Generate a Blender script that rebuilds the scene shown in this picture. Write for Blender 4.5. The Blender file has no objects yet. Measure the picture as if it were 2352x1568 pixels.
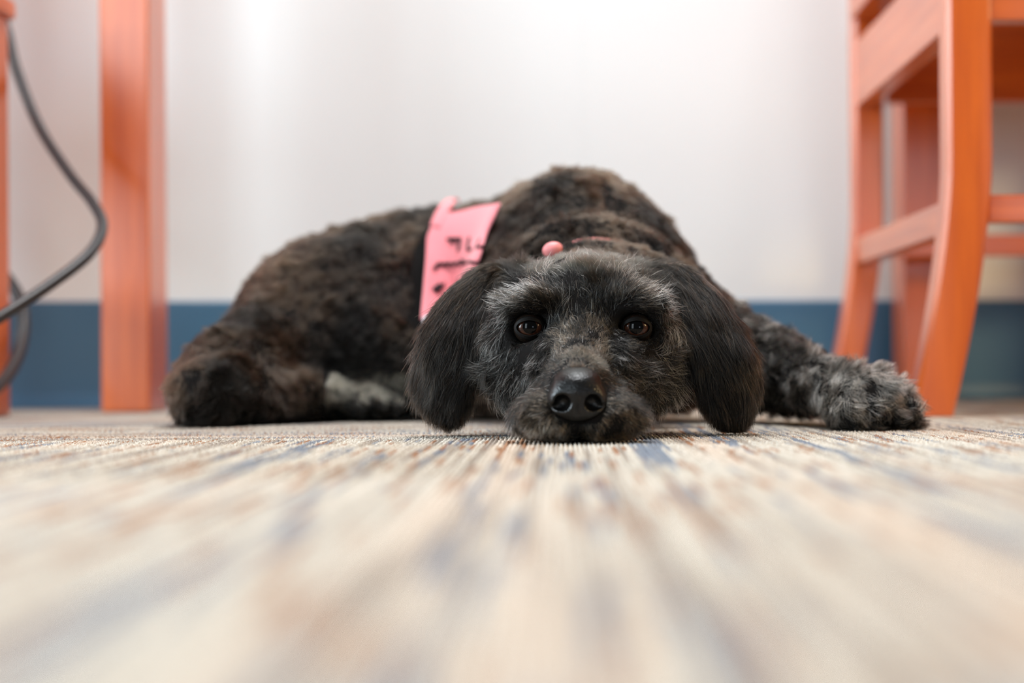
import bpy, bmesh, math, random
import numpy as np
from mathutils import Vector, Matrix
from mathutils.bvhtree import BVHTree
from mathutils.kdtree import KDTree

random.seed(4)
rng = np.random.default_rng(7)
C = bpy.context.scene.collection
S = bpy.context.scene

# ------------------------------------------------------------------ camera
FPX = 3267.0; CX, CY = 1283.0, 838.0; CAMH = 0.05; ROLL = math.radians(-0.36)
cam_d = bpy.data.cameras.new('camera'); cam = bpy.data.objects.new('camera', cam_d); C.objects.link(cam)
cam.location = (0, 0, CAMH)
cam.rotation_euler = (Matrix.Rotation(-ROLL, 3, 'Y') @ Matrix.Rotation(math.radians(90), 3, 'X')).to_euler()
cam_d.sensor_width = 36.0; cam_d.lens = 36.0 * FPX / 2352
cam_d.shift_x = -(CX - 1176) / 2352; cam_d.shift_y = (CY - 784) / 2352
cam_d.clip_start = 0.01
cam_d.dof.use_dof = True; cam_d.dof.focus_distance = 0.975; cam_d.dof.aperture_fstop = 2.8
S.camera = cam

def at(px, py, d):
    "photo pixel + distance along +Y -> a place in the room"
    a, b = (px - CX) / FPX * d, (CY - py) / FPX * d
    c, s = math.cos(ROLL), math.sin(ROLL)
    return Vector((a * c - b * s, d, CAMH + b * c + a * s))

# ------------------------------------------------------------------ light
world = bpy.data.worlds.new('world'); S.world = world; world.use_nodes = True
bg = world.node_tree.nodes['Background']; bg.inputs[0].default_value = (0.86, 0.94, 1.0, 1); bg.inputs[1].default_value = 0.16

def area(name, loc, target, sx, sy, power, col):
    l = bpy.data.lights.new(name, 'AREA'); l.shape = 'RECTANGLE'; l.size = sx; l.size_y = sy
    l.energy = power; l.color = col
    o = bpy.data.objects.new(name, l); C.objects.link(o); o.location = loc
    o.rotation_euler = (Vector(target) - Vector(loc)).to_track_quat('-Z', 'Y').to_euler()
    return o
area('ceiling_lamp', (0.05, 1.05, 2.45), (0.02, 1.15, 0), 1.2, 0.6, 68, (0.96, 0.98, 1.0))
area('chair_glare_fill', (1.25, -2.0, 0.60), (0.4, 1.4, 0.2), 0.5, 0.42, 5, (0.72, 0.82, 1.0))  # added unseen cool light that puts a lavender glare on the chair leg
area('window_daylight', (-1.5, -2.0, 1.08), (-0.2, 1.6, 0.25), 0.8, 1.9, 34, (0.80, 0.92, 1.0))
area('side_window_daylight', (-2.4, 0.55, 0.95), (0.2, 1.7, 0.25), 1.1, 1.3, 104, (0.78, 0.915, 1.0))
area('warm_lamp', (2.2, 0.3, 0.98), (0.65, 1.9, 0.2), 0.5, 0.4, 26, (1.0, 0.72, 0.36))
S.view_settings.view_transform = 'Standard'; S.view_settings.look = 'None'
S.view_settings.gamma = 1; S.view_settings.exposure = 0.11; S.view_settings.use_curve_mapping = False
S.cycles.max_bounces = 7; S.cycles.diffuse_bounces = 3; S.cycles.glossy_bounces = 3
S.cycles.transmission_bounces = 4; S.cycles.transparent_max_bounces = 8

# ------------------------------------------------------------------ helpers
def tag(o, label=None, cat=None, group=None, kind=None):
    if label: o['label'] = label
    if cat: o['category'] = cat
    if group: o['group'] = group
    if kind: o['kind'] = kind
    return o

def empty(name, loc, rz=0):
    o = bpy.data.objects.new(name, None); C.objects.link(o); o.location = loc; o.rotation_euler = (0, 0, rz)
    o.empty_display_size = 0.05
    return o

def link(name, me, mat=None, parent=None):
    o = bpy.data.objects.new(name, me); C.objects.link(o)
    if mat: me.materials.append(mat)
    if parent: o.parent = parent
    return o

def mesh_np(name, v, f, mat=None, parent=None, smooth=True):
    v = np.asarray(v, dtype=np.float32); f = np.asarray(f, dtype=np.int32)
    me = bpy.data.meshes.new(name)
    me.vertices.add(len(v)); me.vertices.foreach_set('co', v.ravel())
    n = f.shape[1]
    me.loops.add(f.size); me.loops.foreach_set('vertex_index', f.ravel())
    me.polygons.add(len(f)); me.polygons.foreach_set('loop_start', np.arange(0, f.size, n, dtype=np.int32))
    me.update(calc_edges=True); me.validate()
    if smooth: me.shade_smooth()
    return link(name, me, mat, parent)

def obj(name, bm, mat, parent=None, smooth=False):
    me = bpy.data.meshes.new(name); bm.to_mesh(me); bm.free()
    if smooth: me.shade_smooth()
    return link(name, me, mat, parent)

def box(lo, hi, bev=0.0, seg=2):
    bm = bmesh.new(); bmesh.ops.create_cube(bm, size=1)
    for v in bm.verts:
        for k in range(3): v.co[k] = lo[k] + (v.co[k] + .5) * (hi[k] - lo[k])
    if bev: bmesh.ops.bevel(bm, geom=bm.edges[:] , offset=bev, segments=seg, profile=.7, affect='EDGES')
    return bm

def catmull(pts, n):
    P = [Vector(p) for p in pts]; P = [P[0] * 2 - P[1]] + P + [P[-1] * 2 - P[-2]]; out = []
    for i in range(1, len(P) - 2):
        a, b, c, d = P[i - 1:i + 3]
        for k in range(n):
            t = k / n
            out.append(.5 * ((2 * b) + (c - a) * t + (2 * a - 5 * b + 4 * c - d) * t * t + (3 * b - a - 3 * c + d) * t ** 3))
    out.append(P[-2]); return out

def tube_arrays(path, r, seg=12, flat=None):
    n = len(path); V = []; F = []
    up = Vector((0.13, 0.4, 1)).normalized()
    for i, p in enumerate(path):
        t = (path[min(i + 1, n - 1)] - path[max(i - 1, 0)]).normalized()
        a = t.cross(up).normalized(); b = t.cross(a).normalized()
        rr = r[i] if hasattr(r, '__len__') else r
        for k in range(seg):
            w = 2 * math.pi * k / seg
            V.append(p + (a * math.cos(w) + b * math.sin(w)) * rr)
    for i in range(n - 1):
        for k in range(seg):
            F.append((i * seg + k, i * seg + (k + 1) % seg, (i + 1) * seg + (k + 1) % seg, (i + 1) * seg + k))
    return V, F

def tubes(name, paths, r, mat, parent=None, seg=12):
    V = []; F = []
    for p in paths:
        v, f = tube_arrays(p, r, seg); o = len(V)
        V += v; F += [tuple(i + o for i in q) for q in f]
    return mesh_np(name, [tuple(v) for v in V], F, mat, parent)

# ------------------------------------------------------------------ materials
def mat(name, col, rough=.5, spec=.5, **kw):
    m = bpy.data.materials.new(name); m.use_nodes = True
    b = m.node_tree.nodes['Principled BSDF']
    b.inputs['Base Color'].default_value = (*col, 1); b.inputs['Roughness'].default_value = rough
    b.inputs['Specular IOR Level'].default_value = spec
    for k, v in kw.items(): b.inputs[k.replace('_', ' ')].default_value = v
    return m

class NT:
    def __init__(s, m): s.t = m.node_tree; s.N = s.t.nodes; s.b = s.N['Principled BSDF']
    def n(s, typ, **kw):
        x = s.N.new(typ)
        for k, v in kw.items(): setattr(x, k, v)
        return x
    def l(s, a, b): s.t.links.new(a, b)
    def math(s, op, a, b=None, c=None):
        x = s.N.new('ShaderNodeMath'); x.operation = op
        for i, v in enumerate((a, b, c)):
            if v is None: continue
            if isinstance(v, (int, float)): x.inputs[i].default_value = v
            else: s.l(v, x.inputs[i])
        return x.outputs[0]
    def mix(s, f, a, b):
        x = s.N.new('ShaderNodeMix'); x.data_type = 'RGBA'
        for i, v in ((0, f), (6, a), (7, b)):
            if isinstance(v, (int, float)): x.inputs[i].default_value = v
            elif isinstance(v, tuple): x.inputs[i].default_value = (*v, 1)
            else: s.l(v, x.inputs[i])
        return x.outputs[2]
    def ramp(s, f, lo, hi):
        x = s.N.new('ShaderNodeMapRange'); x.interpolation_type = 'SMOOTHSTEP'
        s.l(f, x.inputs[0]); x.inputs[1].default_value = lo; x.inputs[2].default_value = hi
        return x.outputs[0]
    def comb(s, a, b, c=0.0):
        x = s.N.new('ShaderNodeCombineXYZ')
        for i, v in enumerate((a, b, c)):
            if isinstance(v, (int, float)): x.inputs[i].default_value = v
            else: s.l(v, x.inputs[i])
        return x.outputs[0]
    def noise(s, vec, scale=1, detail=2, rough=.5):
        x = s.N.new('ShaderNodeTexNoise'); s.l(vec, x.inputs['Vector'])
        x.inputs['Scale'].default_value = scale; x.inputs['Detail'].default_value = detail; x.inputs['Roughness'].default_value = rough
        return x.outputs[0]
    def bump(s, h, strength, dist):
        x = s.N.new('ShaderNodeBump'); s.l(h, x.inputs['Height']); x.inputs['Strength'].default_value = strength
        x.inputs['Distance'].default_value = dist; s.l(x.outputs[0], s.b.inputs['Normal'])

PITCH = 0.0029; SEAMX, SEAMY = -0.035, 0.985
def carpet_material():
    m = mat('striped_loop_carpet', (.6, .5, .4), .95, .1); t = NT(m)
    pos = t.n('ShaderNodeNewGeometry').outputs['Position']
    sep = t.n('ShaderNodeSeparateXYZ'); t.l(pos, sep.inputs[0]); x, y = sep.outputs[0], sep.outputs[1]
    turned = t.math('MULTIPLY', t.math('LESS_THAN', x, SEAMX), t.math('GREATER_THAN', y, SEAMY))
    inv = t.math('SUBTRACT', 1.0, turned)
    across = t.math('ADD', t.math('MULTIPLY', x, inv), t.math('MULTIPLY', y, turned))
    along = t.math('ADD', t.math('MULTIPLY', y, inv), t.math('MULTIPLY', x, turned))
    row = t.math('FLOOR', t.math('DIVIDE', across, PITCH))
    n1 = t.noise(t.comb(t.math('MULTIPLY', row, 3.17), t.math('MULTIPLY', along, 4.5)), 1, 1)
    n2 = t.noise(t.comb(t.math('MULTIPLY', row, 5.71), t.math('MULTIPLY', along, 8), 9.0), 1, 1)
    n3 = t.noise(t.comb(t.math('MULTIPLY', row, 4.3), t.math('MULTIPLY', along, 9), 21.0), 1, 1)
    broad = t.noise(t.comb(t.math('MULTIPLY', across, 135), t.math('MULTIPLY', along, 1.6), 3.0), 1, 2)
    broad2 = t.noise(t.comb(t.math('MULTIPLY', across, 48), t.math('MULTIPLY', along, 1.5), 13.0), 1, 2)
    fine = t.noise(pos, 420, 2)
    col = t.mix(t.ramp(fine, .3, .7), (.37, .325, .27), (.60, .54, .46))
    dark = t.math('ADD', t.math('MULTIPLY', n1, .45), t.math('MULTIPLY', broad, .55))
    warm = t.noise(t.comb(t.math('MULTIPLY', across, 16), t.math('MULTIPLY', along, 1.2), 31.0), 1, 2)
    col = t.mix(t.math('MULTIPLY', t.ramp(warm, .5, .68), .40), col, (.55, .39, .29))
    col = t.mix(t.math('MULTIPLY', t.ramp(dark, .50, .60), .72), col, (.20, .155, .125))
    col = t.mix(t.math('MULTIPLY', t.ramp(t.math('ADD', t.math('MULTIPLY', n2, .5), t.math('MULTIPLY', broad2, .5)), .54, .60), .85), col, (.13, .155, .20))
    col = t.mix(t.math('MULTIPLY', t.ramp(t.math('SUBTRACT', t.math('MULTIPLY', n3, 1.15), t.math('MULTIPLY', broad2, .2)), .60, .66), .85), col, (.27, .12, .055))
    t.l(col, t.b.inputs['Base Color'])
    prof = t.math('ABSOLUTE', t.math('SINE', t.math('MULTIPLY', t.math('DIVIDE', across, PITCH), math.pi)))
    h = t.math('ADD', t.math('MULTIPLY', prof, .6), t.math('MULTIPLY', fine, .8))
    t.bump(h, .7, .002)
    return m

def wood_material(name, a, b, axis=2, rough=.38):
    m = mat(name, a, rough, .5, Coat_Weight=1.0, Coat_Roughness=.28, Coat_IOR=1.6); t = NT(m)
    tc = t.n('ShaderNodeTexCoord').outputs['Object']
    mp = t.n('ShaderNodeMapping'); t.l(tc, mp.inputs[0])
    sc = [38, 38, 38]; sc[axis] = 2.5; mp.inputs['Scale'].default_value = sc
    n = t.noise(mp.outputs[0], 1.5, 5, .6)
    mp2 = t.n('ShaderNodeMapping'); t.l(tc, mp2.inputs[0]); sc = [160, 160, 160]; sc[axis] = 6; mp2.inputs['Scale'].default_value = sc
    n2 = t.noise(mp2.outputs[0], 1, 3, .6)
    col = t.mix(t.ramp(t.math('ADD', t.math('MULTIPLY', n, .7), t.math('MULTIPLY', n2, .3)), .36, .66), a, b)
    t.l(col, t.b.inputs['Base Color'])
    r = t.math('MULTIPLY_ADD', n2, .2, rough - .1); t.l(r, t.b.inputs['Roughness'])
    return m
WA, WB = (.76, .150, .009), (.58, .094, .005)
M = dict(
    wood_z=wood_material('cherry_wood_upright_grain', WA, WB, 2),
    wood_y=wood_material('cherry_wood_cross_grain', WA, WB, 1),
    wood_x=wood_material('cherry_wood_long_grain', WA, WB, 0),
    carpet=carpet_material(),
    cord=mat('black_rubber', (.018, .018, .020), .38, .5),
    skin=mat('dark_dog_skin', (.004, .0033, .003), .85, .1),
    pink=mat('pink_cotton', (.86, .27, .30), .85, .2, Sheen_Weight=.3),
    whitecloth=mat('white_cotton', (.75, .77, .80), .8, .2),
    ink=mat('black_ink', (.02, .012, .015), .7, .2),
    tagpink=mat('pink_plastic', (.85, .28, .28), .4, .4),
)
def wall_material():
    m = mat('painted_wall', (.83, .875, .865), .55, .3); t = NT(m)
    pos = t.n('ShaderNodeNewGeometry').outputs['Position']
    t.bump(t.noise(pos, 140, 3), .05, .002)
    return m
M['wall'] = wall_material()
def base_material():
    m = mat('blue_vinyl_baseboard', (.062, .160, .262), .42, .4); t = NT(m)
    pos = t.n('ShaderNodeNewGeometry').outputs['Position']
    t.bump(t.noise(pos, 60, 3), .08, .002)
    return m
M['base'] = base_material()

# ------------------------------------------------------------------ room
WALL_ROT = math.radians(6.0); W0 = Vector((0, 1.845, 0))
def wallpt(s, off, z): # s along the wall, off towards the room
    c, sn = math.cos(WALL_ROT), math.sin(WALL_ROT)
    return (W0.x + s * c + off * sn, W0.y + s * sn - off * c, z)

def make_floor():
    def axis(lo, a, b, hi, fine, coarse):
        return np.concatenate([np.arange(lo, a, coarse), np.arange(a, b, fine), np.arange(b, hi + coarse, coarse)])
    xs = axis(-2.6, -.46, .42, 2.6, .00072, .05); ys = axis(-2.2, .62, 1.26, 2.3, .0012, .04)
    X, Y = np.meshgrid(xs, ys, indexing='ij')
    turned = (X < SEAMX) & (Y > SEAMY)
    ac = np.where(turned, Y, X); al = np.where(turned, X, Y)
    row = np.floor(ac / PITCH)
    ph = np.mod(np.sin(row * 12.9898) * 43758.5453, 1.0)
    prof = np.abs(np.sin(np.pi * ac / PITCH)) ** .7
    loop = .5 + .5 * np.sin(2 * np.pi * (al / .0042 + ph))
    h = .0016 * (prof * (.55 + .45 * loop)) + .0005 * rng.standard_normal(X.shape) - .0016
    seam = np.where(X < SEAMX, np.exp(-((Y - SEAMY) / .0022) ** 2), 0) * .0025
    h -= seam
    fade = np.clip((X + .46) / .02, 0, 1) * np.clip((.42 - X) / .02, 0, 1) * np.clip((Y - .62) / .05, 0, 1) * np.clip((1.26 - Y) / .05, 0, 1)
    Z = h * fade - .0006 * (1 - fade)
    n, mm = X.shape
    v = np.stack([X, Y, Z], -1).reshape(-1, 3)
    i = np.arange(n * mm).reshape(n, mm)
    f = np.stack([i[:-1, :-1], i[1:, :-1], i[1:, 1:], i[:-1, 1:]], -1).reshape(-1, 4)
    o = mesh_np('floor', v, f, M['carpet']); tag(o, 'striped beige loop carpet floor', kind='structure')
make_floor()

def slab(name, s0, s1, o0, o1, z0, z1, m, label):
    bm = bmesh.new()
    V = [bm.verts.new(wallpt(s, o, z)) for z in (z0, z1) for s, o in ((s0, o1), (s1, o1), (s1, o0), (s0, o0))]
    for q in ((0, 1, 2, 3), (7, 6, 5, 4), (4, 5, 1, 0), (5, 6, 2, 1), (6, 7, 3, 2), (7, 4, 0, 3)): bm.faces.new([V[k] for k in q])
    bmesh.ops.recalc_face_normals(bm, faces=bm.faces)
    return tag(obj(name, bm, m), label, kind='structure')
# two wall boards meeting in a hairline joint
slab('wall_back', -2.6, .034, -.10, 0, 0, 2.6, M['wall'], 'off-white painted wall behind the dog')
slab('wall_back_right', .0343, 2.6, -.10, .0003, 0, 2.6, M['wall'], 'off-white wall board right of the thin joint')
def baseboard():
    prof = [(0, .133), (.003, .133), (.0045, .130), (.0045, .02), (.008, .008), (.016, .002), (.016, -.002), (0, -.002)]
    bm = bmesh.new(); rows = []
    for s in (-2.6, 2.6): rows.append([bm.verts.new(wallpt(s, o + .0006, z)) for o, z in prof])
    for k in range(len(prof) - 1): bm.faces.new((rows[0][k], rows[1][k], rows[1][k + 1], rows[0][k + 1]))
    bm.faces.new(rows[0]); bm.faces.new(rows[1][::-1]); bmesh.ops.recalc_face_normals(bm, faces=bm.faces)
    tag(obj('baseboard_back', bm, M['base']), 'blue vinyl cove baseboard', kind='structure')
baseboard()

# ------------------------------------------------------------------ chairs and tables
def swept_leg(x0, x1, y0, y1, top, sweep, zs=.24):
    "a leg whose foot kicks out towards -x below zs"
    bm = bmesh.new(); rings = []
    N = 44
    for i in range(N + 1):
        z = top * i / N
        off = -sweep * max(0, (zs - z) / zs) ** 1.6 - (.05 * max(0, (z - .5)) ** 1.3 if sweep else 0)
        w = .95 + .05 * min(1, z / .25)
        xm = (x0 + x1) / 2 + off; hw = (x1 - x0) / 2 * w
        b = .004
        ring = [(xm - hw, y0 + b), (xm - hw + b, y0), (xm + hw - b, y0), (xm + hw, y0 + b), (xm + hw, y1 - b), (xm + hw - b, y1), (xm - hw + b, y1), (xm - hw, y1 - b)]
        rings.append([bm.verts.new((a, c, z)) for a, c in ring])
    for i in range(N):
        for k in range(8): bm.faces.new((rings[i][k], rings[i][(k + 1) % 8], rings[i + 1][(k + 1) % 8], rings[i + 1][k]))
    bm.faces.new(rings[0][::-1]); bm.faces.new(rings[-1])
    return bm

def make_chair(x, y, label, rz=0):
    "faces +x; x,y = left near corner of the rear near leg"
    t = empty('dining_chair', (x, y, 0), rz); tag(t, label, 'chair', 'wooden dining chairs')
    D = .45
    obj('leg', swept_leg(0, .0425, 0, .032, .90, .037), M['wood_z'], t)
    obj('leg', swept_leg(0, .0370, D - .032, D, .90, .037), M['wood_z'], t)
    for yy in (0, D - .036): obj('leg', box((.40, yy, 0), (.438, yy + .036, .42), .003), M['wood_z'], t)
    obj('rear_rail', box((.002, .032, .314), (.024, D - .032, .392), .002), M['wood_y'], t)
    obj('front_rail', box((.412, .036, .330), (.434, D - .036, .42), .002), M['wood_y'], t)
    for yy in (.004, D - .026): obj('side_rail', box((.0425, yy, .320), (.40, yy + .022, .42), .002), M['wood_x'], t)
    obj('rear_stretcher', box((.002, .032, .122), (.022, D - .032, .153), .002), M['wood_y'], t)
    for yy in (.007, D - .025): obj('side_stretcher', box((.040, yy, .131), (.402, yy + .018, .157), .002), M['wood_x'], t)
    b = box((-.006, .033, .42), (.445, D - .033, .440), .006, 3)
    b2 = box((.045, -.005, .4201), (.4451, D + .005, .4401), .006, 3); me2 = bpy.data.meshes.new('tmp'); b2.to_mesh(me2); b2.free(); b.from_mesh(me2); bpy.data.meshes.remove(me2)
    obj('seat', b, M['wood_x'], t)
    obj('back_rail', box((-.006, .03, .50), (.014, D - .03, .54), .003), M['wood_y'], t)
    obj('back_rail', box((-.036, .03, .80), (-.012, D - .03, .88), .003), M['wood_y'], t)
    for k in range(4):
        yy = .075 + k * .09
        s = obj('back_slat', box((-.004, yy, .0), (.006, yy + .03, .30), .002), M['wood_z'], t)
        s.location = (0, 0, .53); s.rotation_euler = (0, math.radians(-5.5), 0)
    return t
# chair rails are given from the rail heights read off the photo, lifted as one
def lift(t, names, dz):
    for c in t.children:
        if c.name.split('.')[0] in names: c.location.z += dz
chair_r = make_chair(.364, 1.325, 'wooden chair on the right, seen from its back legs beside the front paw')
lift(chair_r, ('rear_rail', 'rear_stretcher', 'side_stretcher', 'side_rail', 'front_rail'), .05)
lift(chair_r, ('seat',), .05)
chair_l = make_chair(-1.020, 1.06, 'wooden chair at the left edge, only its front leg and seat corner showing')
lift(chair_l, ('rear_rail', 'rear_stretcher', 'side_stretcher', 'side_rail', 'front_rail', 'seat'), .0)
for t, h in ((chair_r, .47), (chair_l, .42)):
    for c in t.children:
        if c.name.split('.')[0] == 'leg' and c.data.vertices and max(v.co.z for v in c.data.vertices) < .6:
            for v in c.data.vertices: v.co.z *= h / .42

def make_table(x0, y0, x1, y1, lx, ly, label, rz=0, H=.70):
    t = empty('wooden_table', ((x0 + x1) / 2, (y0 + y1) / 2, 0), rz); tag(t, label, 'table')
    cx, cy = (x0 + x1) / 2, (y0 + y1) / 2
    hx, hy = (x1 - x0) / 2, (y1 - y0) / 2
    for sx in (-1, 1):
        for sy in (-1, 1):
            a, b = sorted((sx * hx, sx * (hx - lx))); c, d = sorted((sy * hy, sy * (hy - ly)))
            obj('leg', box((a, c, 0), (b, d, H), .004, 3), M['wood_z'], t)
    for sy in (-1, 1):
        c, d = sorted((sy * (hy - .01), sy * (hy - .032)))
        obj('apron', box((-hx + lx, c, H - .09), (hx - lx, d, H), .002), M['wood_x'], t)
    for sx in (-1, 1):
        a, b = sorted((sx * (hx - .01), sx * (hx - .032)))
        obj('apron', box((a, -hy + ly, H - .09), (b, hy - ly, H), .002), M['wood_y'], t)
    obj('tabletop', box((-hx - .02, -hy - .02, H), (hx + .02, hy + .02, H + .028), .006, 3), M['wood_x'], t)
    return t
LX = at(345, 800, 1.60).x
make_table(LX - .40, .97, LX, 1.672, .0555, .072, 'wooden table whose pale upright leg stands left of the dog', H=1.02)
RX = at(2077, 700, 1.80).x
make_table(RX, .98, RX + .80, 1.862, .052, .056, 'wooden table behind the right chair, its shaded leg against the wall')

# ------------------------------------------------------------------ cords
def cord(name, pts, r, label):
    path = catmull([at(*p) for p in pts], 14)
    return tag(tubes(name, [path], r, M['cord'], None, 16), label, 'cord', 'black cords at the left chair')
cord('power_cord', [(-230, -330, 1.62), (-150, -160, 1.60), (-60, -40, 1.56), (5, 40, 1.56), (38, 160, 1.535), (90, 290, 1.50), (160, 400, 1.46), (212, 465, 1.43), (235, 520, 1.405), (205, 582, 1.37),
      (120, 650, 1.33), (0, 728, 1.28), (-120, 800, 1.22), (-250, 875, 1.16), (-330, 940, 1.14), (-390, 972, 1.13), (-470, 976, 1.13), (-600, 977, 1.14)], .0055, 'black cord bending out from the left chair leg in front of the pale leg')
cord('power_cord', [(-260, 440, 1.575), (-180, 480, 1.58), (-70, 560, 1.585), (0, 620, 1.57), (46, 690, 1.545), (52, 770, 1.52), (25, 850, 1.47), (-30, 905, 1.41), (-120, 945, 1.36), (-300, 955, 1.32), (-480, 960, 1.30)], .0068,
     'dark grey cord looping low beside the left chair leg')

# ------------------------------------------------------------------ implicit surfaces
def sd_ell(P, c, r, rot=None):
    q = P - np.array(c, dtype=np.float32)
    if rot is not None: q = q @ np.array(rot, dtype=np.float32)
    r = np.array(r, dtype=np.float32)
    k0 = np.linalg.norm(q / r, axis=-1); k1 = np.linalg.norm(q / (r * r), axis=-1)
    return k0 * (k0 - 1) / np.maximum(k1, 1e-6)
def sd_cone(P, a, b, ra, rb):
    a = np.array(a, dtype=np.float32); b = np.array(b, dtype=np.float32); ba = b - a
    t = np.clip(((P - a) @ ba) / (ba @ ba), 0, 1)
    return np.linalg.norm(P - a - t[..., None] * ba, axis=-1) - (ra + (rb - ra) * t)
def smin(a, b, k):
    h = np.clip(.5 + .5 * (b - a) / k, 0, 1)
    return b * (1 - h) + a * h - k * h * (1 - h)
def rotm(ax, deg):
    return np.array(Matrix.Rotation(math.radians(deg), 3, ax))
def build_sdf(prims, lo, hi, res):
    lo = np.array(lo); n = np.ceil((np.array(hi) - lo) / res).astype(int) + 1
    ax = [(lo[k] + np.arange(n[k]) * res).astype(np.float32) for k in range(3)]
    F = np.full(n, .5, dtype=np.float32)
    for p in prims:
        kind, k = p[0], p[-1]
        if kind == 'e' or kind == 'se':
            c, r = np.array(p[1]), np.array(p[2]); rr = max(r); blo, bhi = c - rr, c + rr
        else:
            a, b = np.array(p[1]), np.array(p[2]); rr = max(p[3], p[4]); blo, bhi = np.minimum(a, b) - rr, np.maximum(a, b) + rr
        pad = max(.03, k * 1.5)
        i0 = np.clip(np.floor((blo - pad - lo) / res).astype(int), 0, n); i1 = np.clip(np.ceil((bhi + pad - lo) / res).astype(int) + 1, 0, n)
        if (i1 <= i0).any(): continue
        sl = tuple(slice(i0[q], i1[q]) for q in range(3))
        P = np.stack(np.meshgrid(*[ax[q][sl[q]] for q in range(3)], indexing='ij'), -1)
        if kind in ('e', 'se'): d = sd_ell(P, p[1], p[2], p[3] if len(p) == 5 else None)
        else: d = sd_cone(P, p[1], p[2], p[3], p[4])
        if kind == 'se': F[sl] = -smin(-F[sl], d, k)
        else: F[sl] = smin(F[sl], d, k)
    return F, lo, res
def surface_nets(F, lo, res):
    ins = F < 0
    nx, ny, nz = F.shape
    acc = np.zeros((nx - 1, ny - 1, nz - 1, 3), dtype=np.float32); cnt = np.zeros((nx - 1, ny - 1, nz - 1), dtype=np.float32)
    for ax in range(3):
        o = [a for a in range(3) if a != ax]
        for s0 in (0, 1):
            for s1 in (0, 1):
                sa = [slice(0, -1)] * 3; sb = [slice(0, -1)] * 3
                sa[ax] = slice(0, -1); sb[ax] = slice(1, None)
                for oo, s in ((o[0], s0), (o[1], s1)):
                    sl = slice(1, None) if s else slice(0, -1); sa[oo] = sl; sb[oo] = sl
                a = F[tuple(sa)]; b = F[tuple(sb)]; x = (a < 0) != (b < 0)
                t = np.where(x, a / np.where(x, a - b, 1), 0)
                acc[..., ax] += np.where(x, t, 0)
                if s0: acc[..., o[0]] += x
                if s1: acc[..., o[1]] += x
                cnt += x
    cells = np.argwhere(cnt > 0); idx = np.full(cnt.shape, -1, dtype=np.int64)
    c = tuple(cells.T); idx[c] = np.arange(len(cells))
    V = (cells + acc[c] / cnt[c][:, None]) * res + lo
    faces = []
    for ax in range(3):
        o = [(ax + 1) % 3, (ax + 2) % 3]
        sa = [slice(None)] * 3; sb = [slice(None)] * 3; sa[ax] = slice(0, -1); sb[ax] = slice(1, None)
        x = ins[tuple(sa)] != ins[tuple(sb)]
        e = np.argwhere(x); e = e[(e[:, o[0]] > 0) & (e[:, o[1]] > 0) & (e[:, o[0]] < F.shape[o[0]] - 1) & (e[:, o[1]] < F.shape[o[1]] - 1)]
        q = []
        for d0, d1 in ((-1, -1), (0, -1), (0, 0), (-1, 0)):
            g = e.copy(); g[:, o[0]] += d0; g[:, o[1]] += d1; q.append(idx[tuple(g.T)])
        q = np.stack(q, -1); flip = ~ins[tuple(sa)][tuple(e.T)]
        q[flip] = q[flip][:, ::-1]; faces.append(q)
    Fc = np.concatenate(faces)
    return V.astype(np.float32), Fc[(Fc >= 0).all(1)]

# ------------------------------------------------------------------ dog
HX = .0175   # middle line of the face
EYE = [(-.0196, .9775, .0752), (.0534, .9775, .0746)]
prims = []
E = lambda c, r, k, rot=None: prims.append(('e', c, r, rot, k) if rot is not None else ('e', c, r, k))
K = lambda a, b, ra, rb, k: prims.append(('c', a, b, ra, rb, k))
# trunk
E((.030, 1.335, .116), (.096, .150, .098), .02)
E((.010, 1.335, .176), (.060, .090, .051), .04)
E((.092, 1.27, .075), (.050, .085, .066), .03)
E((.068, 1.31, .108), (.050, .08, .056), .03)
E((-.030, 1.29, .085), (.052, .085, .078), .03)
K((-.02, 1.42, .129), (-.15, 1.475, .126), .087, .082, .05)
E((-.206, 1.43, .101), (.106, .095, .086), .04)
# neck and its rolls of loose skin
K((.035, 1.22, .105), (.022, 1.09, .080), .060, .055, .012)
E((.035, 1.125, .100), (.072, .030, .046), .012)
E((.028, 1.19, .125), (.070, .025, .050), .008)
# hind leg, hock, foot
E((-.206, 1.365, .084), (.103, .050, .084), .03)
K((-.17, 1.345, .07), (-.12, 1.325, .045), .055, .042, .03)
K((-.256, 1.36, .066), (-.289, 1.25, .043), .058, .039, .03)
K((-.290, 1.24, .038), (-.295, 1.19, .029), .034, .024, .02)
K((-.29, 1.20, .024), (-.21, 1.29, .022), .024, .020, .02)
E((-.172, 1.315, .021), (.036, .034, .0195), .012)
for k in range(4): E((-.196 + k * .0165, 1.288 + abs(k - 1.5) * .004, .0135), (.0095, .016, .0105), .004)
# tail lying round the rump
K((-.275, 1.42, .075), (-.300, 1.30, .035), .030, .026, .03)
K((-.300, 1.30, .035), (-.298, 1.19, .026), .027, .022, .02)
# far hind foot and tucked near foreleg
K((-.06, 1.30, .05), (-.075, 1.33, .025), .035, .024, .03)
# stretched foreleg with its paw
K((.125, 1.27, .070), (.180, 1.21, .046), .048, .030, .03)
K((.180, 1.21, .044), (.214, 1.12, .033), .029, .0205, .02)
E((.230, 1.085, .0225), (.032, .036, .0215), .018, rotm('Z', 25))
for k in range(4): E((.214 + k * .0155, 1.060 + (k - 1) * .006 + (k == 0) * .006, .0145), (.0092, .019, .0125), .004, rotm('Z', 12))
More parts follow.
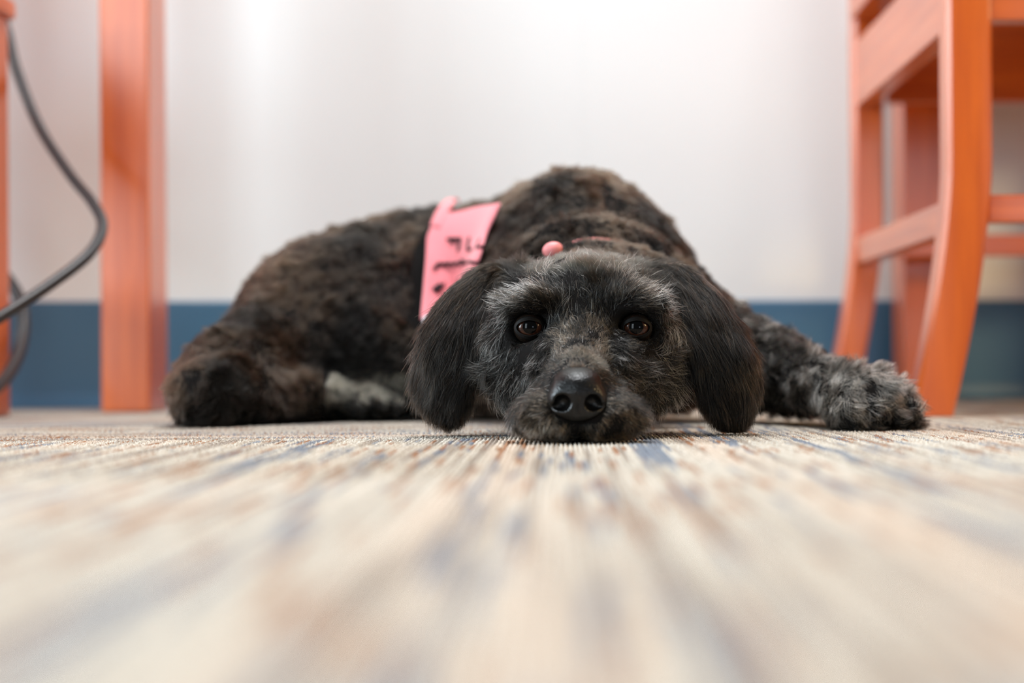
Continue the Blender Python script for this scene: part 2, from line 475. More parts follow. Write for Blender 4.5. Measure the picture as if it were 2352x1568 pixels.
# head
E((HX, 1.035, .082), (.059, .058, .049), .02)
E((HX, .997, .085), (.044, .029, .033), .02)
for s in (-1, 1): E((HX + s * .056, 1.04, .102), (.024, .024, .018), .02)
for s in (-1, 1):
    E((HX + s * .0355, .9765, .0925), (.018, .013, .010), .012)
    E((HX + s * .046, 1.005, .057), (.027, .034, .032), .02)
    E((HX + s * .026, .972, .055), (.018, .020, .018), .014)
K((HX - .001, .985, .069), (HX - .0055, .915, .037), .0205, .0140, .014)
E((HX - .004, .945, .025), (.033, .038, .024), .014)
for s in (-1, 1):
    E((HX - .005 + s * .0205, .924, .0175), (.0215, .024, .0165), .006)
    E((HX - .005 + s * .012, .910, .013), (.014, .014, .0115), .006)
E((HX, 1.00, .030), (.048, .050, .028), .02)
# ears
EARL = [(1138, 645), (1094, 682), (1062, 735), (1042, 790), (1030, 845), (1024, 890), (1030, 920)]
EARR = [(1540, 645), (1583, 685), (1618, 738), (1648, 800), (1662, 855), (1670, 900), (1678, 935)]
RW = [.020, .0225, .024, .0245, .0240, .0210, .015]
for EA in (EARL, EARR):
    for j in range(25):
        q = j / 24 * (len(EA) - 1); i = min(int(q), len(EA) - 2); f = q - i
        px, py = EA[i][0] * (1 - f) + EA[i + 1][0] * f, EA[i][1] * (1 - f) + EA[i + 1][1] * f
        yy = 1.035 - .012 * min(q, 3) + .004 * max(0, q - 3)
        E(tuple(at(px, py, yy)), (RW[i] * (1 - f) + RW[i + 1] * f - .003, .0075, .012), .006)
# eye sockets
for e in EYE: prims.append(('se', (e[0], e[1] - .004, e[2]), (.0125, .0125, .0115), .005))
F0, lo0, res0 = build_sdf(prims, (-.40, .87, .0), (.32, 1.60, .27), .003)
F0[:, :, 0] = np.maximum(F0[:, :, 0], .0001)
V, Q = surface_nets(F0, lo0, res0)
# two rounds of smoothing
def smooth_verts(V, Q, it=2, w=.5):
    for _ in range(it):
        s = np.zeros_like(V); n = np.zeros(len(V))
        for k in range(4):
            np.add.at(s, Q[:, k], V[Q[:, (k + 1) % 4]]); np.add.at(n, Q[:, k], 1)
            np.add.at(s, Q[:, k], V[Q[:, (k - 1) % 4]]); np.add.at(n, Q[:, k], 1)
        V = V * (1 - w) + w * s / np.maximum(n, 1)[:, None]
    return V.astype(np.float32)
V = smooth_verts(V, Q)
V[:, 2] = np.maximum(V[:, 2], .0005)
dog = mesh_np('dog', V, Q, M['skin'])
tag(dog, 'shaggy black dog with a greying face lying flat with its chin on the carpet', 'dog')
bvh = BVHTree.FromPolygons([tuple(v) for v in V], [tuple(int(i) for i in q) for q in Q])

# eyes
def eye_material():
    m = mat('brown_iris', (.05, .017, .008), .25, .1, Coat_Weight=.35, Coat_Roughness=.02); t = NT(m)
    pos = t.n('ShaderNodeTexCoord').outputs['Object']
    t.l(t.mix(t.ramp(t.noise(pos, 500, 3), .35, .65), (.045, .015, .007), (.016, .006, .004)), t.b.inputs['Base Color'])
    return m
M['iris'] = eye_material()
M['eye_dark'] = mat('dark_eye_rim', (.012, .008, .006), .12, .6, Coat_Weight=1.0, Coat_Roughness=.03)
M['pupil'] = mat('black_pupil', (.001, .001, .001), .3, .0, Coat_Weight=.3, Coat_Roughness=.015)
M['lid'] = mat('dark_eyelid', (.003, .0023, .002), .6, .15)
def sphere_cap(r, amax, dirv, nr=14, seg=36):
    dirv = Vector(dirv).normalized(); a = dirv.orthogonal().normalized(); b = dirv.cross(a)
    vs = [tuple(dirv * r)]; fs = []
    for i in range(1, nr + 1):
        w = amax * i / nr
        for k in range(seg):
            p = 2 * math.pi * k / seg
            vs.append(tuple(dirv * (r * math.cos(w)) + (a * math.cos(p) + b * math.sin(p)) * (r * math.sin(w))))
    bm = bmesh.new(); bv = [bm.verts.new(v) for v in vs]
    for k in range(seg): bm.faces.new((bv[0], bv[1 + k], bv[1 + (k + 1) % seg]))
    for i in range(nr - 1):
        for k in range(seg):
            a0 = 1 + i * seg; b0 = a0 + seg
            bm.faces.new((bv[a0 + k], bv[b0 + k], bv[b0 + (k + 1) % seg], bv[a0 + (k + 1) % seg]))
    for f in bm.faces:
        f.normal_update()
        if f.normal.dot(f.calc_center_median()) < 0: f.normal_flip()
    return bm
ER = .0112
for n, e in enumerate(EYE):
    look = Vector((-e[0] * .9 + (.0015 if n else -.001), -e[1], CAMH - e[2] + .12)).normalized()
    bm = bmesh.new(); bmesh.ops.create_uvsphere(bm, u_segments=32, v_segments=20, radius=ER)
    ball = obj('eyeball', bm, M['eye_dark'], dog, True); ball.location = e
    obj('iris', sphere_cap(ER * 1.012, .78, look), M['iris'], ball, True)
    obj('pupil', sphere_cap(ER * 1.022, .44, look), M['pupil'], ball, True)
    # lids: an almond opening cut in a dark skin shell over the ball
    seg = 48; rings = 7; vs = []; fs = []
    for i in range(rings):
        s = i / (rings - 1)
        for k in range(seg):
            p = 2 * math.pi * k / seg
            ox = math.copysign(abs(math.cos(p)) ** 1.0, math.cos(p)); oz = math.sin(p)
            hw = .0088 + (.0108 - .0088) * s; hh = (.0045 if oz > 0 else .0056) + (.0084 - .0050) * s
            x = ox * hw; z = oz * hh * (1 - .12 * abs(ox)) + (.0006 if n else .0006)
            rr = x * x + z * z; R = ER * (1.10 + .05 * math.sin(min(1, s * 3) * math.pi)) 
            y = -math.sqrt(max(R * R - rr, 0)) if rr < R * R * .80 else -math.sqrt(R * R * .2) + (math.sqrt(rr) - R * .894) * .6
            vs.append((x, y, z))
    for i in range(rings - 1):
        for k in range(seg): fs.append((i * seg + k, i * seg + (k + 1) % seg, (i + 1) * seg + (k + 1) % seg, (i + 1) * seg + k))
    lid = mesh_np('eyelid', vs, fs, M['lid'], dog); lid.location = e
    md = lid.modifiers.new('thick', 'SOLIDIFY'); md.thickness = .0008; md.offset = 1

# nose
def nose_material():
    m = mat('black_nose_leather', (.0018, .0016, .0015), .30, .34); t = NT(m)
    pos = t.n('ShaderNodeNewGeometry').outputs['Position']
    v = t.n('ShaderNodeTexVoronoi'); v.inputs['Scale'].default_value = 900; t.l(pos, v.inputs['Vector'])
    t.bump(v.outputs['Distance'], .35, .0006)
    return m
M['nose'] = nose_material()
NX = .0118
prims = []
E((NX, .910, .0385), (.0140, .017, .0078), .01)
E((NX, .9015, .0405), (.0140, .0105, .0045), .006, rotm('X', 42))
E((NX, .903, .0300), (.0150, .0135, .0120), .008)
for s in (-1, 1): E((NX + s * .0102, .902, .0280), (.0086, .0115, .0100), .005)
E((NX, .902, .0205), (.0125, .010, .0070), .007)
for s in (-1, 1):
    prims.append(('se', (NX + s * .0098, .8900, .0262), (.0054, .0085, .0054), .002))
    prims.append(('se', (NX + s * .0135, .8915, .0238), (.0048, .0065, .0020), .002))
prims.append(('se', (NX, .8885, .019), (.0009, .0035, .009), .0015))
Fn, ln, rn = build_sdf(prims, (NX - .024, .880, .006), (NX + .024, .930, .056), .0006)
vn, qn = surface_nets(Fn, ln, rn)
mesh_np('nose', smooth_verts(vn, qn, 1), qn, M['nose'], dog)['label'] = 'shiny black nose'

# ---- cloth round the body
def ray(px, py, off):
    o = Vector((0, 0, CAMH)); d = (at(px, py, 1.0) - o).normalized()
    h, n, _, dist = bvh.ray_cast(o, d, 5)
    if h is None: return None
    return h, n
def back_ray(px, py):
    o = Vector((0, 0, CAMH)); d = (at(px, py, 1.0) - o).normalized()
    h, n, _, dist = bvh.ray_cast(o + d * 3, -d, 5)
    return (h, n) if h is not None else None
def lerp_poly(poly, t):
    x = t * (len(poly) - 1); i = min(int(x), len(poly) - 2); f = x - i
    return (poly[i][0] * (1 - f) + poly[i + 1][0] * f, poly[i][1] * (1 - f) + poly[i + 1][1] * f)
def cloth(name, left, right, m, label, off=.009, nu=14, nv=40, wrap=False, minY=1.2):
    g = []
    for j in range(nv + 1):
        l = lerp_poly(left, j / nv); r = lerp_poly(right, j / nv); row = []
        for i in range(nu + 1):
            u = i / nu; px, py = l[0] + (r[0] - l[0]) * u, l[1] + (r[1] - l[1]) * u
            o = Vector((0, 0, CAMH)); d = (at(px, py, 1.0) - o).normalized()
            start = o + d * minY
            h, n, _, _ = bvh.ray_cast(start, d, 5)
            row.append((h + n * off) if h is not None else None)
        g.append(row)
    if wrap:  # carry on over the back and down behind, following the far side of the body
        back = []
        for j in range(nv // 2):
            l = lerp_poly(left, j / nv); r = lerp_poly(right, j / nv); row = []
            for i in range(nu + 1):
                u = i / nu; px, py = l[0] + (r[0] - l[0]) * u, l[1] + (r[1] - l[1]) * u
                h = back_ray(px, py); row.append(h[0] + h[1] * off if h else None)
            back.append(row)
        g = back[::-1] + g
    H, W = len(g), nu + 1
    A = np.array([[tuple(p) if p is not None else (np.nan,) * 3 for p in row] for row in g])
    for _ in range(H):
        bad = np.isnan(A[..., 0])
        if not bad.any(): break
        for j, i in np.argwhere(bad):
            nb = [A[a, b] for a, b in ((j - 1, i), (j + 1, i), (j, i - 1), (j, i + 1)) if 0 <= a < H and 0 <= b < W and not np.isnan(A[a, b, 0])]
            if nb: A[j, i] = np.mean(nb, 0)
    for _ in range(5):
        B = A.copy()
        B[1:-1] = .5 * A[1:-1] + .25 * (A[:-2] + A[2:]); A = B
    idx = np.arange(H * W).reshape(H, W)
    f = np.stack([idx[:-1, :-1], idx[1:, :-1], idx[1:, 1:], idx[:-1, 1:]], -1).reshape(-1, 4)
    o = mesh_np(name, A.reshape(-1, 3), f, m, dog)
    md = o.modifiers.new('thick', 'SOLIDIFY'); md.thickness = .0022; md.offset = 0
    if label: o['label'] = label
    return o, A
panelL = [(1044, 508), (1018, 505), (1000, 530), (982, 562), (972, 600), (966, 645), (962, 695), (961, 748)]
panelR = [(1166, 478), (1154, 508), (1135, 545), (1126, 580), (1116, 612), (1106, 645), (1080, 690), (1042, 712)]
band, bandA = cloth('bandana', panelL, panelR, M['pink'], 'pink bandana panel with black writing', off=.0085)
strapL = [(1064, 456), (1036, 472), (1012, 498), (994, 535)]
strapR = [(1090, 454), (1064, 474), (1036, 502), (1018, 540)]
strap, strapA = cloth('bandana_strap', strapL, strapR, M['pink'], 'pink strap going over the back', off=.0095, nu=6, nv=16, wrap=True)
trim, trimA = cloth('white_lining', [(1100, 446), (1092, 458)], [(1158, 444), (1156, 455)], M['whitecloth'], 'white cloth edge over the back', off=.0150, nu=8, nv=6, wrap=True)
hem, hemA = cloth('white_hem', [(964, 752), (968, 775)], [(1046, 716), (1000, 772)], M['whitecloth'], 'pale hem below the pink panel', off=.014, nu=10, nv=6)
GI = np.arange(bandA.shape[0] * bandA.shape[1]).reshape(bandA.shape[:2])
BQ = np.stack([GI[:-1, :-1], GI[1:, :-1], GI[1:, 1:], GI[:-1, 1:]], -1).reshape(-1, 4)
bandbvh = BVHTree.FromPolygons([tuple(p) for p in bandA.reshape(-1, 3)], [tuple(int(i) for i in q) for q in BQ])
def on_band(px, py):
    o = Vector((0, 0, CAMH)); d = (at(px, py, 1.0) - o).normalized()
    h, n, _, _ = bandbvh.ray_cast(o, d, 5)
    return h - d * .0035 if h is not None else None
strokes = [ # large letters
    [(1027, 549), (1040, 548), (1057, 548)], [(1057, 548), (1055, 562), (1052, 577)], [(1036, 552), (1044, 558)],
    [(1078, 546), (1075, 560), (1074, 573), (1088, 572)], [(1104, 550), (1098, 562), (1096, 569), (1108, 566)], [(1118, 547), (1124, 545)], [(1120, 547), (1118, 566)],
    # small script
    [(998, 618), (1004, 608), (1010, 604), (1016, 608), (1022, 604), (1028, 608), (1034, 604), (1042, 609), (1050, 603), (1058, 608), (1064, 602), (1072, 606), (1080, 600), (1090, 605), (1100, 600)],
    [(997, 618), (1001, 612)], [(1060, 598), (1068, 600)],
    [(1052, 645), (1060, 650), (1066, 646), (1074, 650), (1082, 644), (1090, 648)], [(1048, 656), (1058, 652)],
    # paw-print shaped blot
    [(995, 664), (1003, 658), (1010, 652)], [(998, 668), (1006, 662), (1014, 655)], [(1002, 670), (1010, 664), (1016, 658)], [(1018, 650), (1022, 653)],
    [(1020, 688), (1030, 684)], [(1016, 700), (1030, 706)]]
paths = []
for s in strokes:
    q = []
    for i in range(len(s) - 1):
        for k in range(5):
            t = k / 5; q.append((s[i][0] * (1 - t) + s[i + 1][0] * t, s[i][1] * (1 - t) + s[i + 1][1] * t))
    q.append(s[-1]); w = [on_band(*p) for p in q]; w = [p for p in w if p is not None]
    if len(w) > 2: paths.append(w)
tubes('lettering', paths, .0018, M['ink'], band, 8)['label'] = 'black handwritten lettering'

# collar: a narrow band sunk in the neck fur, with its round pink tag showing
col_pts = []
for k in range(33):
    a = 2 * math.pi * k / 32
    c = Vector((.028, 1.158, .088)); d = Vector((math.cos(a), .0, math.sin(a)))
    h, n, _, _ = bvh.ray_cast(c, d, .09)
    col_pts.append((h if h is not None else c + d * .06) - d * .002)
tubes('collar', [col_pts], .0035, M['tagpink'], dog, 8)['label'] = 'pink collar sunk in the neck fur'
bm = bmesh.new(); bmesh.ops.create_uvsphere(bm, u_segments=24, v_segments=16, radius=1)
for v in bm.verts: v.co = Vector((v.co.x * .0080, v.co.y * .006, v.co.z * .0060))
ct = obj('collar_tag', bm, M['tagpink'], dog, True); ct.location = at(1269, 573, 1.10); ct.rotation_euler = (0, math.radians(-15), 0)
ct['label'] = 'small round pink collar ornament'

# ------------------------------------------------------------------ fur
tri = np.concatenate([Q[:, [0, 1, 2]], Q[:, [0, 2, 3]]])
A0, B0, C0 = V[tri[:, 0]], V[tri[:, 1]], V[tri[:, 2]]
NR = np.cross(B0 - A0, C0 - A0); AR = np.linalg.norm(NR, axis=1) * .5; NR = NR / np.maximum(np.linalg.norm(NR, axis=1), 1e-12)[:, None]
CE = (A0 + B0 + C0) / 3
def unit(v): return v / np.maximum(np.linalg.norm(v, axis=-1, keepdims=True), 1e-9)
# vertex normals
VN = np.zeros_like(V)
for k in range(3): np.add.at(VN, tri[:, k], NR * AR[:, None])
VN = unit(VN)
def sample(weight, n):
    w = AR * weight; w = w / w.sum(); i = rng.choice(len(tri), n, p=w)
    a = rng.random(n); b = rng.random(n); fl = a + b > 1; a[fl] = 1 - a[fl]; b[fl] = 1 - b[fl]
    c = 1 - a - b
    P = A0[i] * c[:, None] + B0[i] * a[:, None] + C0[i] * b[:, None]
    N = unit(VN[tri[i, 0]] * c[:, None] + VN[tri[i, 1]] * a[:, None] + VN[tri[i, 2]] * b[:, None])
    return P, N
class Noise3:   # smooth vector noise on a lattice
    def __init__(s, cell, seed): s.c = cell; s.g = np.random.default_rng(seed).standard_normal((32, 32, 32, 3)).astype(np.float32)
    def __call__(s, P):
        q = P / s.c; i = np.floor(q).astype(int); f = q - i; f = f * f * (3 - 2 * f); out = 0
        for dx in (0, 1):
            for dy in (0, 1):
                for dz in (0, 1):
                    w = (f[:, 0] if dx else 1 - f[:, 0]) * (f[:, 1] if dy else 1 - f[:, 1]) * (f[:, 2] if dz else 1 - f[:, 2])
                    out = out + w[:, None] * s.g[(i[:, 0] + dx) % 32, (i[:, 1] + dy) % 32, (i[:, 2] + dz) % 32]
        return out
def grow(P, N, D, L, npt=6, lift=.35, curl=0., grav=.15, wav=None, clump=0., per=25, jit=.18):
    "P roots, N normals, D comb direction, L lengths -> (n, npt, 3)"
    n = len(P)
    D = D - (D * N).sum(1, keepdims=True) * N; D = unit(D + 1e-5)
    D = unit(D + rng.standard_normal(D.shape) * jit); 
    up = unit(N + .0 * D); T = unit(D + N * (lift if np.isscalar(lift) else lift[:, None]))
    side = unit(np.cross(N, D)); bend = rng.standard_normal(n)[:, None] * curl
    pts = np.zeros((n, npt, 3)); pts[:, 0] = P - N * .0008
    step = (L / (npt - 1))[:, None]; cur = pts[:, 0].copy(); dirv = T.copy()
    for k in range(1, npt):
        t = k / (npt - 1)
        dirv = unit(dirv - N * (.55 * (lift if np.isscalar(lift) else lift[:, None])) / (npt - 1) * 1.6 + side * bend / (npt - 1) + np.array([0, 0, -1.]) * grav / (npt - 1))
        if wav is not None: dirv = unit(dirv + wav(cur) * .30)
        cur = cur + dirv * step; pts[:, k] = cur
    if clump > 0:
        m = max(1, n // per); pi = rng.choice(n, m, replace=False)
        kd = KDTree(m)
        for j, p in enumerate(pi): kd.insert(P[p], j)
        kd.balance(); near = np.array([kd.find(p)[1] for p in P])
        par = pts[pi[near]] ; off = pts[:, 0] - par[:, 0]
        for k in range(1, npt):
            t = k / (npt - 1); w = clump * t ** 1.2
            pts[:, k] = pts[:, k] * (1 - w) + (par[:, k] + off * (1 - t) * .6) * w
    pts[..., 2] = np.maximum(pts[..., 2], .0008 + rng.random((n, 1)) * .002)
    return pts
def hair_obj(name, pts, col, rad, m, label=None):
    n, k, _ = pts.shape
    cu = bpy.data.hair_curves.new(name); cu.add_curves([k] * n)
    cu.position_data.foreach_set('vector', pts.astype(np.float32).ravel()) if hasattr(cu, 'position_data') else cu.attributes['position'].data.foreach_set('vector', pts.astype(np.float32).ravel())
    prof = np.array([1, 1, .95, .85, .62, .15]) if k == 6 else np.interp(np.linspace(0, 1, k), [0, .5, .8, 1], [1, .95, .65, .15])
    R = (rad[:, None] * prof[None]).astype(np.float32)
    a = cu.attributes.get('radius') or cu.attributes.new('radius', 'FLOAT', 'POINT'); a.data.foreach_set('value', R.ravel())
    c = cu.attributes.new('tint', 'FLOAT_COLOR', 'CURVE')
    c.data.foreach_set('color', np.concatenate([col, np.ones((n, 1))], 1).astype(np.float32).ravel())
    cu.materials.append(m)
    o = bpy.data.objects.new(name, cu); C.objects.link(o); o.parent = dog; o['kind'] = 'stuff'
    if label: o['label'] = label
    return o
def fur_material():
    m = bpy.data.materials.new('dog_fur'); m.use_nodes = True; t = m.node_tree
    t.nodes.remove(t.nodes['Principled BSDF'])
    h = t.nodes.new('ShaderNodeBsdfHairPrincipled'); h.parametrization = 'COLOR'
    a = t.nodes.new('ShaderNodeAttribute'); a.attribute_name = 'tint'
    t.links.new(a.outputs['Color'], h.inputs['Color'])
    h.inputs['IOR'].default_value = 1.30; h.inputs['Roughness'].default_value = .30; h.inputs['Radial Roughness'].default_value = .45
    h.inputs['Random Roughness'].default_value = .1 if 'Random Roughness' in h.inputs else 0
    t.links.new(h.outputs[0], t.nodes['Material Output'].inputs['Surface'])
    return m
M['fur'] = fur_material()
BLACK = np.array([.0050, .0042, .0034]); BROWN = np.array([.058, .036, .022]); WHITE = np.array([.88, .81, .71]); TAN = np.array([.60, .50, .34]); SHEEN_GREY = np.array([.066, .061, .050])

def facing(P, N): # how much of the coat can be seen from the room side; the far side is grown more thinly
    return np.where((N[:, 1] < .35), 1.0, .35)

# face: comb guides in (offset from the face's middle line, height) given as photo pixels at eye distance
G = [ # |u|, py, du, dpy, length mm, white share, brown share
    (0, 585, 0, -1, 9, .07, 0), (60, 590, .3, -1, 10, .05, 0), (130, 610, .8, -.7, 15, .06, .0), (200, 640, 1, -.1, 20, .05, .1),
    (0, 640, 0, -1, 9, .07, 0), (50, 650, .25, -1, 10, .12, 0), (0, 700, 0, -1, 8, .05, .1), (95, 650, .5, -.9, 13, .25, .1),
    (45, 700, .05, -1, 12, .55, 0), (60, 725, .15, -1, 11, .45, 0), (80, 690, .35, -.9, 13, .35, .2), (105, 665, .6, -.7, 15, .45, .1),
    (130, 690, .9, -.4, 15, .55, .2), (160, 695, 1, .0, 16, .80, 0), (188, 722, .8, .6, 16, .85, 0), (200, 765, .3, 1, 15, .85, 0), (185, 700, .9, .2, 16, .6, 0),
    (90, 722, .6, -.7, 6, .03, 0), (120, 716, 1, -.3, 6, .05, .2), (160, 738, .8, .6, 6, .15, 0), (165, 775, .5, .9, 4, .05, 0), (120, 792, .4, .9, 4, .05, .2),
    (75, 760, -.1, -.6, 4, .25, 0), (78, 785, .4, .9, 7, .45, 0), (150, 800, .6, .8, 6, .12, 0),
    (0, 760, 0, -1, 6, .08, .25), (30, 745, .2, -1, 6, .14, .4), (0, 800, 0, -1, 5, .06, .35), (40, 800, .4, -.9, 6, .06, .5), (60, 770, .4, -.6, 6, .12, .4),
    (0, 830, 0, -1, 6, .05, .3), (45, 840, .8, -.5, 6, .04, .2), (80, 850, .9, .0, 6, .08, .1),
    (95, 815, .45, .9, 12, .65, 0), (115, 850, .6, .8, 13, .55, 0), (150, 840, .8, .5, 14, .60, 0), (190, 815, .95, .15, 15, .75, 0), (215, 840, .9, .5, 18, .75, 0),
    (180, 880, .6, .8, 16, .65, 0), (150, 900, .5, .9, 14, .55, .1), (205, 880, .6, .8, 18, .6, 0), (165, 950, .35, 1, 15, .40, .1), (190, 930, .4, 1, 17, .35, 0),
    (110, 910, .7, .7, 8, .12, .2), (240, 780, .4, .9, 20, .04, .1), (250, 880, .2, 1, 22, .02, 0), (220, 980, .2, 1, 18, .03, 0), (225, 720, .8, .6, 20, .10, .1),
    (60, 920, .8, .4, 5, .05, .4), (90, 950, .7, .7, 6, .10, .6), (50, 975, .35, 1, 7, .08, .8), (100, 985, .5, .9, 8, .08, .7), (140, 975, .8, .6, 9, .12, .4),
    (160, 1000, .9, .4, 10, .10, .2), (0, 985, .5, .6, 7, .03, .3), (20, 1000, .6, .5, 8, .04, .5), (35, 970, .6, .8, 7, .04, .6), (70, 1005, .4, 1, 6, .05, .5)]
G = np.array(G, dtype=float)
def guide3(px_u, py, d=.985): return px_u / FPX * d, CAMH + (CY - py) / FPX * d
gx, gz = guide3(G[:, 0], G[:, 1])
def face_field(P):
    sc = .985 / P[:, 1]                     # the muzzle stands nearer than the eyes
    u = (P[:, 0] - (HX - .0055 * np.clip((.985 - P[:, 1]) / .07, 0, 1))); s = np.sign(u); u = np.abs(u) * np.clip(sc, .9, 1.12); z = CAMH + (P[:, 2] - CAMH) * np.clip(sc, .9, 1.12)
    d2 = (u[:, None] - gx[None]) ** 2 + (z[:, None] - gz[None]) ** 2
    w = 1 / (d2 + (.0016) ** 2) ** 3.2; w /= w.sum(1, keepdims=True)
    dx = (w * G[:, 2]).sum(1) * s; dz = -(w * G[:, 3]).sum(1)
    return dx, dz, (w * G[:, 4]).sum(1) / 1000, (w * G[:, 5]).sum(1), (w * G[:, 6]).sum(1)

def ear_field(P):
    "nearest point along each ear -> distance, side, parameter"
    best = np.full(len(P), 9.); par = np.zeros(len(P)); side = np.zeros(len(P)); tan = np.zeros((len(P), 3))
    for sd, EA in ((-1, EARL), (1, EARR)):
        pts = [np.array(at(px, py, 1.035 - .012 * min(i, 3) + .004 * max(0, i - 3))) for i, (px, py) in enumerate(EA)]
        for i in range(len(pts) - 1):
            a, b = pts[i], pts[i + 1]; ba = b - a; t = np.clip(((P - a) @ ba) / (ba @ ba), 0, 1)
            d = np.linalg.norm((P - a - t[:, None] * ba) * np.array([1, 1.6, 1]), axis=1); m = d < best
            best[m] = d[m]; par[m] = (i + t[m]) / (len(pts) - 1); side[m] = sd; tan[m] = unit(ba)
    return best, side, par, tan
def region(P):
    e, side, par, tan = ear_field(P)
    head = P[:, 1] < 1.085 - 0 * P[:, 0]
    head &= (np.abs(P[:, 0] - HX) < .13) 
    ear = (e < .032) & (P[:, 1] < 1.075) & (np.abs(P[:, 0] - HX) > .052)
    face = head & ~ear
    foreleg = (P[:, 0] > .150) & (P[:, 1] < 1.26) & ~face & ~ear
    hindpaw = (P[:, 0] < -.125) & (P[:, 0] > -.209) & (P[:, 1] < 1.335) & (P[:, 2] < .046)
    body = ~(face | ear | foreleg | hindpaw)
    return face, ear, foreleg, hindpaw, body
rf, re_, rl, rh, rb = region(CE)
def no_eye(P):
    k = np.ones(len(P), bool)
    for e in EYE:
        k &= ((P[:, 0] - e[0]) / .0096) ** 2 + ((P[:, 2] - e[2]) / .0066) ** 2 > 1
    k &= ~((np.abs(P[:, 0] - NX) < .0130) & (P[:, 2] < .044) & (P[:, 2] > .015) & (P[:, 1] < .925))
    return k

vis = facing(CE, NR)
# 1 face
def face_fur(n, wscale=1.0, lmul=1.0, whites=None):
    fd = np.where(CE[:, 1] < .945, 2.6, np.where(CE[:, 1] < .99, 1.6, 1.0))
    P, N = sample(rf * vis * fd, n)
    k = no_eye(P); P, N = P[k], N[k]
    dx, dz, L, gr, br = face_field(P)
    backness = np.clip((N[:, 2] - .2), 0, 1)                     # on upward faces "up the photo" means towards the skull
    D = np.stack([dx, np.where(dz > 0, dz * backness * 1.2, -.15 * backness), dz], 1)
    r = rng.random(len(P))
    white = r < gr * wscale
    if whites is True: P, N, D, L, gr, br, white = [a[white] for a in (P, N, D, L, gr, br, white)]
    r2 = rng.random(len(P))
    brown = (~white) & (r2 < br)
    col = np.where(white[:, None], WHITE * (.45 + .55 * rng.random((len(P), 1))), np.where(brown[:, None], BROWN * 3.0, BLACK)) * (.8 + .4 * rng.random((len(P), 1)))
    grey = np.clip((P[:, 2] - .108) / .016, 0, 1) * np.clip((.045 - np.abs(P[:, 0] - HX)) / .02, 0, 1) + .55 * np.clip((.018 - np.abs(P[:, 0] - HX)) / .008, 0, 1) * np.clip((P[:, 2] - .046) / .006, 0, 1) * np.clip((.066 - P[:, 2]) / .006, 0, 1)  # olive sheen on crown and nose bridge, put into the hair colour
    col = np.where(white[:, None], col, col * (1 - grey[:, None]) + SHEEN_GREY * grey[:, None] * (.4 + .9 * rng.random((len(P), 1))))
    L = np.maximum(L * lmul * (.65 + .6 * rng.random(len(P))), .0045)
    pts = grow(P, N, D, L, 6, lift=np.where(P[:, 2] > .102, .30, np.clip(.75 - L * 25, .42, .7)), curl=.6, grav=.04, wav=lambda q: FN(q) * .5, clump=.5, per=10, jit=.18)
    rad = np.where(white, .00015, .00009) * (.8 + .5 * rng.random(len(P)))
    return pts, col, rad
FN = Noise3(.012, 3)
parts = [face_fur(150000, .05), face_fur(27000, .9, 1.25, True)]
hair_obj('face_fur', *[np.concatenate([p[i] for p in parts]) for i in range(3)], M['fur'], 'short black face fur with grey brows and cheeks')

# 2 ears
P, N = sample(re_.astype(float), 62000)
e, side, par, tan = ear_field(P)
L0 = rng.random(len(P))
D = tan + np.stack([side * (.05 + .25 * (1 - par)), -.1 + 0 * par, -.25 + 0 * par], 1) + FN(P) * .05
L = (.020 + .012 * rng.random(len(P))) * np.interp(par, [0, .25, .6, 1], [.62, 1.0, .95, .62]) * np.where(L0 < .06, 1.45, 1)
pts = grow(P, N, D, L, 7, lift=.20, curl=.25, grav=.30, wav=lambda q: FN(q) * .12, clump=.45, per=30, jit=.09)
w = rng.random(len(P)) < .018; b = rng.random(len(P)) < .25
col = np.where(w[:, None], WHITE * .6, np.where(b[:, None], BROWN * .8, BLACK)) * (.8 + .4 * rng.random((len(P), 1)))
hair_obj('ear_fur', pts, col, np.where(w, .00009, .0001) * (.8 + .4 * rng.random(len(P))), M['fur'], 'long silky black ear hair')

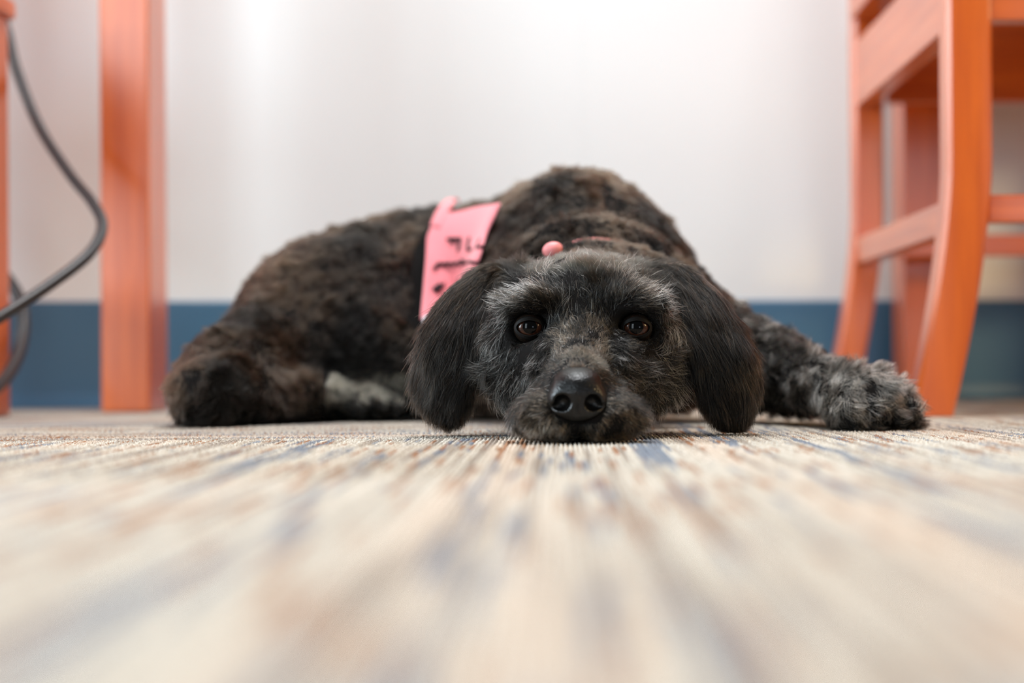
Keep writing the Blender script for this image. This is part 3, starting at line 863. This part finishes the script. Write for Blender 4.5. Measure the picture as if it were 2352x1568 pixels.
# 3 coat
BN = Noise3(.030, 11); BN2 = Noise3(.011, 5); BC = Noise3(.045, 21)
P, N = sample(rb * vis, 190000)
keep = np.ones(len(P), bool)
for i, p in enumerate(P):
    if -.2 < p[0] < .02 and p[1] > 1.3:
        h = bandbvh.find_nearest(p, .0115)
        if h[0] is not None and h[3] < .0115: keep[i] = False
P, N = P[keep], N[keep]
D = np.stack([np.where(P[:, 0] < -.02, -.8, .25), np.full(len(P), .15), np.full(len(P), -.45)], 1) + BN(P) * .45
L = .008 + .006 * rng.random(len(P)) + .003 * BC(P)[:, 0]
L = np.where(P[:, 0] > -.16, L, L * 1.1); L = np.clip(L, .006, .022)
pts = grow(P, N, D, L, 6, lift=.6, curl=.8, grav=.2, wav=lambda q: BN2(q) * .55, clump=.5, per=22, jit=.28)
bw = np.clip(.5 + .5 * BC(P)[:, 1], 0, 1)[:, None]
col = (BLACK * (1 - bw) + BROWN * bw) * (.7 + .6 * rng.random((len(P), 1)))
hair_obj('coat', pts, col, .00021 * (.8 + .5 * rng.random(len(P))), M['fur'], 'dark brown-black wavy body coat')

# 4 stretched foreleg
P, N = sample(rl * 1.0, 42000)
axis = unit(np.array([[.034, -.09, -.015]]))
tl = np.clip((1.24 - P[:, 1]) / .19, 0, 1)
D = np.stack([.65 + 0 * tl, -.45 + .1 * tl, -.55 + .15 * tl], 1) + BN2(P) * .55
L = .011 + .009 * rng.random(len(P)) + .001 * tl
pts = grow(P, N, D, L, 6, lift=.55, curl=.9, grav=.35, wav=lambda q: BN2(q) * .8, clump=.72, per=20, jit=.25)
g = np.clip(.16 + .85 * (tl > .5) * (P[:, 2] > .013) * np.clip((tl - .5) * 4, 0, 1) + .25 * (BN2(P)[:, 2] > .3), 0, .9)
w = rng.random(len(P)) < g * .75
col = np.where(w[:, None], (TAN * .7 + WHITE * .35) * (.4 + .7 * rng.random((len(P), 1))), BLACK * 1.2)
hair_obj('foreleg_fur', pts, col, .00013 * (.8 + .5 * rng.random(len(P))), M['fur'], 'black leg fur with pale grey tufts on the paw')

# 5 hind paw
P, N = sample(rh * 1.0, 34000)
D = np.stack([.6 + 0 * P[:, 0], -.5 + 0 * P[:, 0], -.35 + 0 * P[:, 0]], 1) + BN2(P) * .4
L = .004 + .004 * rng.random(len(P))
pts = grow(P, N, D, L, 6, lift=.5, curl=.5, grav=.1, clump=.4, per=20)
w = rng.random(len(P)) < np.clip((P[:, 2] - .014) / .010, .06, .95)
col = np.where(w[:, None], TAN * np.array([1.25, 1.1, .9]) * (.6 + .6 * rng.random((len(P), 1))), BLACK * 1.3)
hair_obj('hind_paw_fur', pts, col, np.full(len(P), .00016), M['fur'], 'short tan fur on the hind paw')
